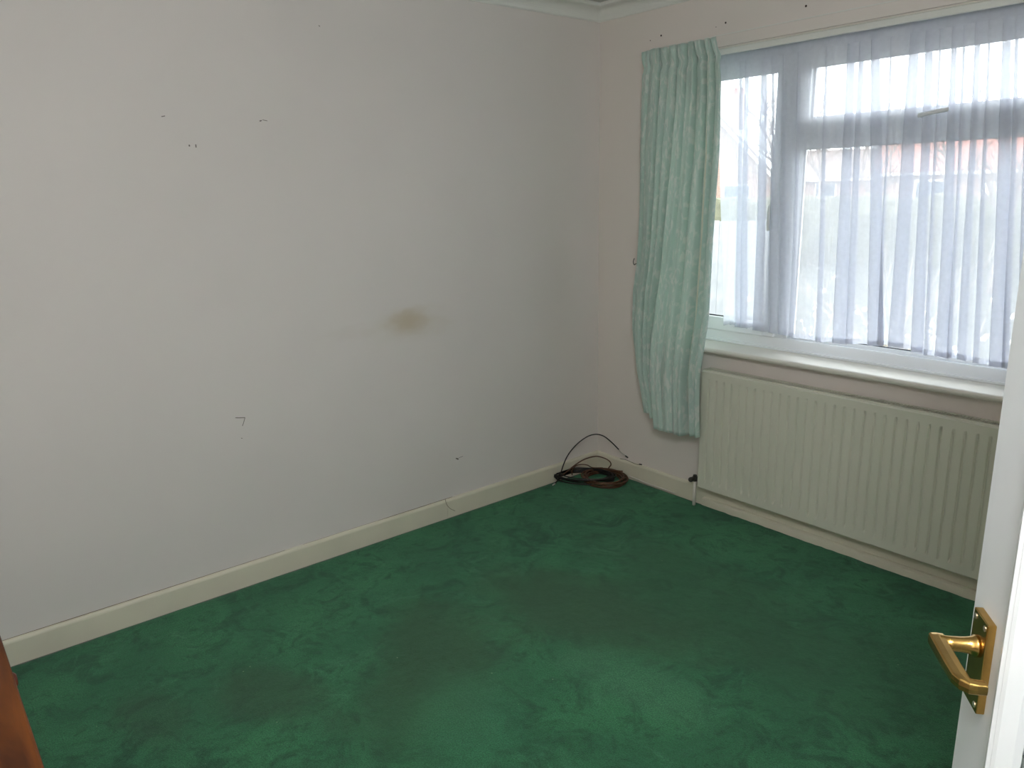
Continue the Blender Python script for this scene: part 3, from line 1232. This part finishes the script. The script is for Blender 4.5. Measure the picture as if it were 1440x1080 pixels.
# thin white flex tacked along the carpet edge of the window wall
bm = NB()
fl = [on_plane(px, py, 1, -0.0245) for px, py in ((884, 669.5), (895, 673.5), (908, 679.2), (922, 684.6), (936, 688.8), (949, 694))]
for q in fl: q.z = max(q.z, 0.0022)
tube(bm, spline(fl, 5), 0.0034, 6)
tag(obj('white_flex', bm, m_pipe, smooth=True), 'thin white flex lying along the carpet edge near the radiator valve', 'cable')

# ------------------------------------------------------------------ cables coiled in the corner
def coil_points(cx, cy, rx, ry, turns, z0, dz, rr, jitter, ang=0.0, start=0.0, ppt=36):
    out = []
    ph = [rr.uniform(0, 6.28) for _ in range(4)]
    n = int(turns * ppt)
    for k in range(n + 1):
        a = start + 2 * PI * k / ppt
        tt = k / ppt
        wob = 1 + jitter * (math.sin(tt * 2.4 + ph[0]) + 0.5 * math.sin(a * 2 + ph[1] + tt))
        x_, y_ = rx * wob * math.cos(a), ry * wob * math.sin(a)
        ox = 0.010 * math.sin(tt * 3.1 + ph[2])
        oy = 0.010 * math.cos(tt * 2.3 + ph[3])
        z_ = z0 + dz * (0.5 + 0.5 * math.sin(tt * 1.9 + 0.4 * math.sin(a)))
        out.append(Vector((cx + ox + x_ * math.cos(ang) - y_ * math.sin(ang), cy + oy + x_ * math.sin(ang) + y_ * math.cos(ang), z_)))
    return out


ZF = 0.004
rb = random.Random(9)
ca = on_plane(822, 674, 2, 0.0)   # dark coil
cb = on_plane(850, 676.5, 2, 0.0)  # brown coil
# black aerial cable: tail, flat loops, then the tall arch to the wall
vP0, vP1 = Vector((0.030, -0.290, 0)), Vector((0.235, -0.028, 0))
arch = [on_vertical(px, py, vP0, vP1) for px, py in ((788, 668), (793, 652), (800, 638), (812, 624), (826, 614), (838, 610.8), (849, 613.5), (860, 622), (870, 632))]
tail = [on_plane(778.5, 681, 2, 0.004), on_plane(783, 677, 2, 0.006), on_plane(788, 671.5, 2, 0.009)]
loops = coil_points(ca.x, ca.y, 0.150, 0.085, 8, 0.008, 0.026, rb, 0.10, ang=0.72, start=PI)
blk = empty('black_cable', (ca.x, ca.y, 0))
tag(blk, 'thin black cable coiled in the corner with a tall arch against the wall', 'cable')


def bpart(name, pts, r, m, root, n=7):
    bm = NB()
    tube(bm, pts, r, n)
    for v in bm.verts:
        if v.co.z < 0.084:                   # lies against the baseboards, not in them
            v.co.x = max(v.co.x, 0.0165)
            v.co.y = min(v.co.y, -0.0165)
        v.co.z = max(v.co.z, 0.0008)
        v.co -= root.location
    return obj(name, bm, m, root, smooth=True)


bpart('sheath', spline(tail + arch, 6), 0.0033, m_black, blk)
bpart('sheath', spline(loops[::3] + [on_plane(789, 672, 2, 0.014)], 4), 0.0033, m_black, blk)
e0 = arch[-1]
bpart('bare_core', spline([e0, on_plane(873, 636, 1, -0.022), on_plane(877.5, 639, 1, -0.020), on_plane(880.5, 642, 1, -0.020)], 4), 0.0022, m_tip, blk)
bpart('plug_tip', [on_plane(879.5, 641, 1, -0.020), on_plane(883, 643.5, 1, -0.020)], 0.0036, m_black, blk)
bpart('plug_tip', [on_plane(777, 682.3, 2, 0.004), on_plane(780.5, 680, 2, 0.004)], 0.0036, m_tip, blk)
# loose thin wire lying over the top of the baseboard
wr = [on_plane(872, 645, 1, -0.018), on_plane(880, 646.5, 1, -0.018), on_plane(889, 650.5, 1, -0.018), on_plane(895, 653, 1, -0.018), on_plane(902, 653.3, 1, -0.020)]
wire = empty('thin_wire', wr[0])
tag(wire, 'short thin dark wire lying on the baseboard right of the coiled cables', 'wire')
bpart('strand', spline(wr, 5), 0.0012, m_black, wire, 5)
bpart('plug_tip', [on_plane(899, 652.8, 1, -0.0205), on_plane(902.5, 653.4, 1, -0.0205)], 0.0036, m_black, wire)

# brown cable: thick round coil plus two loose loops
brn = empty('brown_cable', (cb.x, cb.y, 0))
tag(brn, 'brown cable wound in a thick round coil on the carpet in the corner', 'cable')
rb2 = random.Random(4)
k1 = coil_points(cb.x, cb.y, 0.110, 0.104, 10, 0.006, 0.024, rb2, 0.075)
bpart('sheath', spline(k1[::3], 4), 0.0036, m_brown, brn)
q0, q1 = Vector((0.034, -0.286, 0)), Vector((0.215, -0.055, 0))
lp = [on_vertical(px, py, q0, q1) for px, py in ((787, 671), (797, 663.5), (810, 653), (823, 645.5), (838, 641.8), (849, 644), (857, 648.5), (859.2, 653.5), (856.5, 660))]
lp.append(Vector((cb.x + 0.03, cb.y + 0.11, 0.035)))
bpart('loose_loop', spline(lp, 6), 0.0034, m_brown, brn)
lp = [on_vertical(px, py, q0, q1) for px, py in ((804.5, 668), (804.5, 661.5), (809, 655.5), (817, 653.2), (826, 654), (833, 657.5))]
lp.append(Vector((cb.x - 0.08, cb.y + 0.07, 0.035)))
bpart('loose_loop', spline(lp, 6), 0.0030, m_brown, brn)

# ------------------------------------------------------------------ door
DA = math.radians(-38)
dv = Vector((math.sin(DA), math.cos(DA), 0))
P0 = Vector((2.62, -2.086, 0))
HX = 0.69
hinge = P0 - dv * HX
door = empty('door_1', hinge, math.atan2(dv.y, dv.x))
tag(door, 'white gloss glazed door standing open at the right with a brass lever', kind='structure')
DW, DT, DH0, DH1 = 0.76, 0.04, 0.010, 1.975
S0 = 0.645           # inner edge of the closing stile
for x0, x1 in ((S0, DW), (0.0, 0.102)):
    obj('stile', boxbm(x0, x1, -DT, 0, DH0, DH1), m_door, door, bevel=0.003)
for z0, z1 in ((DH0, 0.24), (DH1 - 0.105, DH1)):
    obj('rail', boxbm(0.1022, S0 - 0.0002, -DT, 0, z0, z1), m_door, door, bevel=0.002)
obj('glass_panel', boxbm(0.108, S0 - 0.006, -0.0225, -0.0175, 0.246, DH1 - 0.111), m_obscure, door)


def bead(axis_pts, inward):
    """moulded glazing bead on the visible face: profile (distance in from the frame edge, height)"""
    bm = NB()
    prof = [(0.0, -0.016), (-0.008, 0.001), (-0.008, 0.007), (-0.004, 0.0105), (0.001, 0.0112), (0.004, 0.008), (0.006, 0.0088), (0.009, 0.006), (0.012, -0.001), (0.015, -0.008), (0.015, -0.016)]
    a, b = axis_pts
    a, b, inward = Vector(a), Vector(b), Vector(inward)
    d = (b - a).normalized()
    path = []
    for p, s in ((a, 1), (b, -1)):
        path.append([p + inward * o + Vector((0, h, 0)) + d * (o * s) for o, h in prof])
    sweep(bm, None, path)
    return obj('glazing_bead', bm, m_bead, door)


z0, z1 = 0.24, DH1 - 0.105
bead(((S0, 0, z0), (S0, 0, z1)), (-1, 0, 0))
bead(((0.102, 0, z0), (0.102, 0, z1)), (1, 0, 0))
bead(((0.102, 0, z0), (S0, 0, z0)), (0, 0, 1))
bead(((0.102, 0, z1), (S0, 0, z1)), (0, 0, -1))
# brass lever handle on its plate (thing > part > sub-parts)
HZ0, HZ1 = 0.918, 1.030
plate = obj('handle_plate', boxbm(HX + 0.000, HX + 0.041, 0.0002, 0.0095, HZ0, HZ1), m_brass, door, bevel=0.0012)
for dx, dz in ((0.007, 0.008), (0.034, 0.008), (0.007, 0.104), (0.034, 0.104)):
    bm = NB()
    lathe(bm, [(0.0034, 0.0), (0.0034, 0.0006), (0.0022, 0.0012)], 12, Matrix.Translation((HX + dx, 0.0094, HZ0 + dz)) @ Matrix.Rotation(-PI / 2, 4, 'X'))
    obj('screw', bm, m_steel, plate)
LX, LZ = HX + 0.0205, 0.992
bm = NB()
lathe(bm, [(0.0125, 0.0), (0.0125, 0.003), (0.0105, 0.005), (0.0095, 0.010), (0.0086, 0.017), (0.0084, 0.026), (0.0084, 0.038)], 24,
      Matrix.Translation((LX, 0.0094, LZ)) @ Matrix.Rotation(-PI / 2, 4, 'X'))
obj('lever_neck', bm, m_brass, plate, smooth=True)
# the grip: a flat bar towards the hinge that turns back to the door at its end
bm = NB()
cl = [(LX + 0.009, 0.0495, 0.0075), (LX + 0.004, 0.0497, 0.0082), (LX - 0.02, 0.0497, 0.0078), (LX - 0.048, 0.0493, 0.0074), (LX - 0.068, 0.0485, 0.0072),
      (LX - 0.0765, 0.0468, 0.0072), (LX - 0.0805, 0.0425, 0.0068), (LX - 0.081, 0.037, 0.0064), (LX - 0.081, 0.032, 0.0062), (LX - 0.081, 0.0275, 0.0060)]
rings = []
for i, (x, y, hh) in enumerate(cl):
    a, b = cl[max(i - 1, 0)], cl[min(i + 1, len(cl) - 1)]
    t = Vector((b[0] - a[0], b[1] - a[1], 0)).normalized()
    nrm = Vector((-t.y, t.x, 0))
    th = 0.0086 if i < 5 else 0.0068
    ring = []
    for k in range(12):
        an = 2 * PI * k / 12
        cx_, cz_ = math.cos(an), math.sin(an)
        # squarish section
        ex = 0.45
        sx_ = math.copysign(abs(cx_) ** ex, cx_) * th
        sz_ = math.copysign(abs(cz_) ** ex, cz_) * hh
        ring.append(Vector((x, y, LZ)) + nrm * sx_ + Vector((0, 0, sz_)))
    rings.append(ring)
sweep(bm, None, rings)
obj('lever_grip', bm, m_brass, plate, bevel=0.0008)
# latch faceplate on the closing edge and hinges
obj('latch_plate', boxbm(DW + 0.0001, DW + 0.0012, -0.031, -0.009, 0.93, 1.03), m_brass, door)
for z in (0.22, 1.75):
    bm = NB()
    tube(bm, [(-0.004, 0.006, z - 0.04), (-0.004, 0.006, z + 0.04)], 0.005, 10)
    obj('hinge', bm, m_brass, door, smooth=True)

# ------------------------------------------------------------------ wooden chest at the lower left
CX0, CX1, CYF, CYB, CZ = 0.98, 1.98, -2.90, -3.40, 0.75
ch = empty('chest_of_drawers', ((CX0 + CX1) / 2, (CYF + CYB) / 2, 0))
tag(ch, 'varnished brown wooden chest of drawers at the lower left corner', 'chest')


def cpart(name, bm, m, parent=ch, bevel=0.0, smooth=False):
    off = ch.location
    for v in bm.verts: v.co -= off
    return obj(name, bm, m, parent, smooth, bevel)


cpart('top', boxbm(CX0, CX1, CYB, CYF, CZ - 0.022, CZ), m_wood, bevel=0.004)
for x0, x1 in ((CX0 + 0.01, CX0 + 0.03), (CX1 - 0.03, CX1 - 0.01)):
    cpart('side_panel', boxbm(x0, x1, CYB + 0.005, CYF - 0.012, 0.0, CZ - 0.0222), m_wood, bevel=0.002)
cpart('back_panel', boxbm(CX0 + 0.0302, CX1 - 0.0302, CYB + 0.006, CYB + 0.014, 0.06, CZ - 0.0224), m_wood)
cpart('plinth', boxbm(CX0 + 0.0302, CX1 - 0.0302, CYF - 0.05, CYF - 0.03, 0.0, 0.06), m_wood)
for k in range(3):
    z0 = 0.064 + k * 0.221
    dr = cpart('drawer', boxbm(CX0 + 0.032, CX1 - 0.032, CYF - 0.40, CYF - 0.014, z0, z0 + 0.215), m_wood, bevel=0.003)
    for x in (1.27, 1.69):
        bm = NB()
        lathe(bm, [(0.008, 0.0), (0.007, 0.008), (0.010, 0.013), (0.0155, 0.019), (0.0155, 0.024), (0.010, 0.0285)], 18,
              Matrix.Translation((x, CYF - 0.0142, z0 + 0.12)) @ Matrix.Rotation(-PI / 2, 4, 'X'))
        kn = cpart('knob', bm, m_knob, None, smooth=True)
        kn.parent = dr

# ------------------------------------------------------------------ outside, seen through the net
GZ = -0.55
m_grass = mat('garden_grass', srgb(56, 58, 47), 0.95, var=0.35, vscale=1.2)
m_hedge = mat('hedge_leaf', srgb(92, 92, 74), 0.9, var=0.4, vscale=3)
m_bark = mat('grey_bark', srgb(120, 108, 100), 0.9, var=0.3, vscale=6)
m_twig = mat('pale_twig', srgb(150, 140, 130), 0.8)
m_render = mat('white_render', srgb(226, 224, 218), 0.8)
m_tile = mat('red_roof_tile', srgb(142, 92, 80), 0.8, var=0.3, vscale=4)
m_tile2 = mat('grey_brown_roof_tile', srgb(116, 100, 94), 0.8, var=0.3, vscale=4)
m_fence = mat('weathered_fence', srgb(138, 140, 142), 0.85, var=0.3, vscale=4)
m_flower = mat('white_blossom', srgb(216, 212, 208), 0.7)
m_dglass = mat('far_window_glass', srgb(70, 80, 92), 0.1)


def brick_mat():
    m = bpy.data.materials.new('far_brick')
    m.use_nodes = True
    nt = m.node_tree
    b = nt.nodes['Principled BSDF']
    b.inputs['Roughness'].default_value = 0.9
    t = N(nt, 'ShaderNodeTexCoord')
    mp = N(nt, 'ShaderNodeMapping')
    mp.inputs['Rotation'].default_value = (PI / 2, 0, 0)
    br = N(nt, 'ShaderNodeTexBrick')
    br.inputs['Scale'].default_value = 4.4
    br.inputs['Color1'].default_value = srgb(150, 116, 104)
    br.inputs['Color2'].default_value = srgb(132, 100, 90)
    br.inputs['Mortar'].default_value = srgb(176, 164, 152)
    nt.links.new(t.outputs['Object'], mp.inputs[0])
    nt.links.new(mp.outputs[0], br.inputs['Vector'])
    nt.links.new(br.outputs['Color'], b.inputs['Base Color'])
    return m


m_brick = brick_mat()
tag(obj('ground', boxbm(-70, 70, WT, 120, GZ - 0.2, GZ), m_grass), 'pale grass of the garden outside the window', kind='structure')


def house(x, y, w_, d_, eave, ridge, rz, label, roofm, gable_front=True):
    """ridge along local y if gable_front, else along local x"""
    root = empty('house', (x, y, GZ), rz)
    tag(root, label, 'house')
    bm = NB()
    hw, hd = w_ / 2, d_ / 2
    if gable_front:
        prof = [(-hw, 0), (hw, 0), (hw, eave), (0, ridge), (-hw, eave)]
        sweep(bm, None, [[(a, yy, b) for a, b in prof] for yy in (-hd, hd)])
    else:
        prof = [(-hd, 0), (hd, 0), (hd, eave), (0, ridge), (-hd, eave)]
        sweep(bm, None, [[(xx, a, b) for a, b in prof] for xx in (-hw, hw)])
    obj('wall', bm, m_brick, root)
    span = hw if gable_front else hd
    ln = (hd if gable_front else hw) + 0.3
    sl_ = (ridge - eave) / span
    for s in (-1, 1):
        bm = NB()
        ov = span + 0.35
        ring = [(0, ridge + 0.03), (s * ov, ridge + 0.03 - sl_ * ov), (s * ov, ridge + 0.18 - sl_ * ov), (0, ridge + 0.18)]
        if gable_front: sweep(bm, None, [[(a, yy, b) for a, b in ring] for yy in (-ln, ln)])
        else: sweep(bm, None, [[(xx, a, b) for a, b in ring] for xx in (-ln, ln)])
        obj('roof_slope', bm, roofm, root)
    bm = NB()
    box(bm, -0.35 + hw * 0.4, 0.35 + hw * 0.4, -0.3, 0.3, ridge - 0.9, ridge + 0.9)
    c = obj('chimney', bm, m_brick, root)
    bm = NB()
    for dx in (-0.16, 0.16):
        lathe(bm, [(0.11, 0), (0.09, 0.3), (0.11, 0.34)], 10, Matrix.Translation((hw * 0.4 + dx, 0, ridge + 0.9)))
    cp = obj('chimney_pots', bm, m_tile, c)
    yf = -hd
    floors = (1.0,) if eave < 3.4 else (1.0, 3.5)
    for zf in floors:
        for xw in (-hw * 0.5, hw * 0.5):
            bm = NB()
            frame_ring(bm, xw - 0.7, xw + 0.7, zf, zf + 1.2, 0.1, 0.1, 0.1, 0.1, yf - 0.05, yf + 0.05)
            wf = obj('window', bm, m_render, root)
            obj('pane', boxbm(xw - 0.6, xw + 0.6, yf - 0.02, yf - 0.01, zf + 0.1, zf + 1.1), m_dglass, wf)
    dd = obj('front_door', boxbm(-0.45, 0.45, yf - 0.06, yf - 0.005, 0, 2.05), m_render, root)
    # white barge boards / gutter
    bm = NB()
    if gable_front:
        for s in (-1, 1):
            ring = [(0, ridge + 0.02), (s * ov, ridge + 0.02 - sl_ * ov), (s * ov, ridge - 0.2 - sl_ * ov), (0, ridge - 0.2)]
            sweep(bm, None, [[(a, yy, b) for a, b in ring] for yy in (-ln - 0.03, -ln + 0.02)])
        obj('barge_board', bm, m_render, root)
    else:
        zg = ridge - sl_ * (hd + 0.35)
        box(bm, -ln, ln, -hd - 0.45, -hd - 0.34, zg - 0.02, zg + 0.12)
        obj('gutter', bm, m_render, root)
    return root


def at(px, py, dist):
    """ground position on the sight line at a horizontal distance"""
    d = ray(px, py)
    h = math.hypot(d.x, d.y)
    return CAM + d * (dist / h)


p = at(1000, 260, 46)
house(p.x, p.y, 6.4, 8, 2.7, 6.0, 0.55, 'brick house with a gable end seen at the left edge of the window', m_tile2)
p = at(1235, 252, 62)
house(p.x, p.y, 13, 7, 2.5, 4.3, 0.45, 'long low brick house with a brown roof beyond the garden', m_tile2, False)
p = at(1400, 252, 46)
house(p.x, p.y, 10, 7, 2.6, 4.3, 0.30, 'low red roofed brick house at the right beyond the garden', m_tile, False)


def tree(x, y, h, seed, label, spread=0.5, m=None, levels=4, group=None, r0=None):
    rr = random.Random(seed)
    root = empty('bare_tree', (x, y, GZ))
    tag(root, label, 'tree', group)
    br = {0: NB(), 1: NB()}
    def grow(p, d, ln_, r, lv):
        n = 4
        pts = [p]
        q = p.copy()
        dd = d.copy()
        for k in range(n):
            dd = (dd + Vector((rr.uniform(-1, 1), rr.uniform(-1, 1), rr.uniform(-0.3, 0.6))) * 0.14).normalized()
            q = q + dd * ln_ / n
            pts.append(q.copy())
        tube(br[0 if lv == 0 else 1], pts, [r * (1 - 0.45 * k / n) for k in range(n + 1)], 6 if lv < 2 else 4, cap=False)
        if lv < levels:
            for k in range(rr.randint(3, 5)):
                a = rr.randint(1 if lv else 2, n)
                az = rr.uniform(0, 2 * PI)
                nd = (dd + Vector((math.cos(az), math.sin(az), rr.uniform(-0.1, 0.5))) * rr.uniform(spread, spread * 1.8)).normalized()
                grow(pts[a], nd, ln_ * rr.uniform(0.55, 0.75), max(r * 0.5, 0.006), lv + 1)
    grow(Vector((0, 0, 0)), Vector((0, 0, 1)), h * 0.42, r0 or h * 0.022, 0)
    obj('trunk', br[0], m or m_bark, root, smooth=True)
    obj('branches', br[1], m or m_bark, root, smooth=True)
    return root


for px, dist, h, seed, lab in ((1160, 34, 7.5, 1, 'tall bare tree standing just right of the window mullion'),
                               (1216, 30, 5.4, 2, 'smaller bare tree in front of the long brown roof'),
                               (1098, 38, 8.0, 3, 'distant bare tree behind the gabled house'),
                               (1345, 33, 5.5, 4, 'distant bare tree above the red roofed house'),
                               (1415, 17, 4.6, 5, 'bare tree at the right edge of the window view')):
    p = at(px, 255, dist)
    tree(p.x, p.y, h, seed, lab)


# clipped hedge between the garden and the houses
def hedge(x0, y0, x1, y1, h, t, label, seed):
    rr = random.Random(seed)
    bm = NB()
    L_ = math.hypot(x1 - x0, y1 - y0)
    nx, nz = int(L_ / 0.25), 8
    prof = [(-t / 2, 0), (-t / 2 * 1.05, h * 0.35), (-t / 2, h * 0.75), (-t / 3, h * 0.97), (0, h), (t / 3, h * 0.97), (t / 2, h * 0.75), (t / 2 * 1.05, h * 0.35), (t / 2, 0)]
    path = []
    for k in range(nx + 1):
        x = L_ * k / nx
        path.append([(x, a + rr.uniform(-0.09, 0.09), max(0, b + rr.uniform(-0.09, 0.09) * (b > 0))) for a, b in prof])
    sweep(bm, None, path)
    o = obj('hedge', bm, m_hedge)
    o.location = (x0, y0, GZ)
    o.rotation_euler = (0, 0, math.atan2(y1 - y0, x1 - x0))
    return tag(o, label, 'hedge')


hedge(-24, 12.0, 8.0, 22.0, 1.75, 0.9, 'long brown-green hedge across the far side of the garden', 3)

# close-boarded fence along the left of the garden: every board a part
fen = empty('fence', (-7.0, 2.2, GZ), math.radians(62))
tag(fen, 'weathered grey board fence along the left side of the garden', 'fence')
base = None
for k in range(44):
    if base is None:
        base = obj('board', boxbm(0, 0.145, -0.01, 0.01, 0.05, 1.55), m_fence, fen)
        b = base
    else:
        b = base.copy()
        COL.objects.link(b)
        b.parent = fen
    b.location = (k * 0.152, 0.008 * (k % 2), 0.01 * math.sin(k * 2.3))
bp_ = None
for k in range(4):
    if bp_ is None:
        bp_ = obj('post', boxbm(0, 0.09, 0.03, 0.12, 0, 1.6), m_fence, fen)
        b = bp_
    else:
        b = bp_.copy()
        COL.objects.link(b)
        b.parent = fen
    b.location = (k * 2.2, 0, 0)


# twiggy shrub with white blossom close under the window
def shrub(x, y, h, seed, label, blossom=True):
    rr = random.Random(seed)
    root = empty('twiggy_shrub', (x, y, GZ))
    tag(root, label, 'shrub')
    bt = NB()
    bf = NB()
    for s in range(26):
        az = rr.uniform(0, 2 * PI)
        lean = rr.uniform(0.15, 1.0)
        d = Vector((math.cos(az) * lean, math.sin(az) * lean, 1)).normalized()
        q = Vector((rr.uniform(-0.08, 0.08), rr.uniform(-0.08, 0.08), 0))
        pts = [q.copy()]
        L_ = h * rr.uniform(0.7, 1.15)
        for k in range(6):
            d = (d + Vector((rr.uniform(-1, 1), rr.uniform(-1, 1), rr.uniform(-0.6, 0.3))) * 0.16).normalized()
            q = q + d * L_ / 6
            pts.append(q.copy())
            if k > 1:
                e = (d + Vector((rr.uniform(-1, 1), rr.uniform(-1, 1), rr.uniform(-0.4, 0.6))) * 0.7).normalized()
                tube(bt, [q, q + e * 0.12, q + e * 0.24 + Vector((0, 0, rr.uniform(-0.03, 0.03)))], [0.004, 0.003, 0.002], 4)
                if blossom:
                    for z in range(2):
                        c = q + e * rr.uniform(0.05, 0.24)
                        M4 = Matrix.Translation(c) @ Matrix.Scale(rr.uniform(0.010, 0.022), 4)
                        bmesh.ops.create_icosphere(bf, subdivisions=1, radius=1.0, matrix=M4)
        tube(bt, pts, [0.009 * (1 - 0.1 * k) for k in range(7)], 5)
    obj('twigs', bt, m_twig, root, smooth=True)
    if blossom:
        tag(obj('blossom', bf, m_flower, root), kind='stuff')
    else:
        bf.free()


p = at(1395, 440, 5.6)
shrub(p.x, p.y, 1.15, 8, 'pale twiggy shrub just outside the right half of the window')
p = at(1135, 430, 6.6)
shrub(p.x, p.y, 1.05, 14, 'pale twiggy shrub outside near the window mullion')
p = at(1265, 400, 9.0)
shrub(p.x, p.y, 1.6, 19, 'tall bare twiggy shrub further out in the middle of the garden', False)
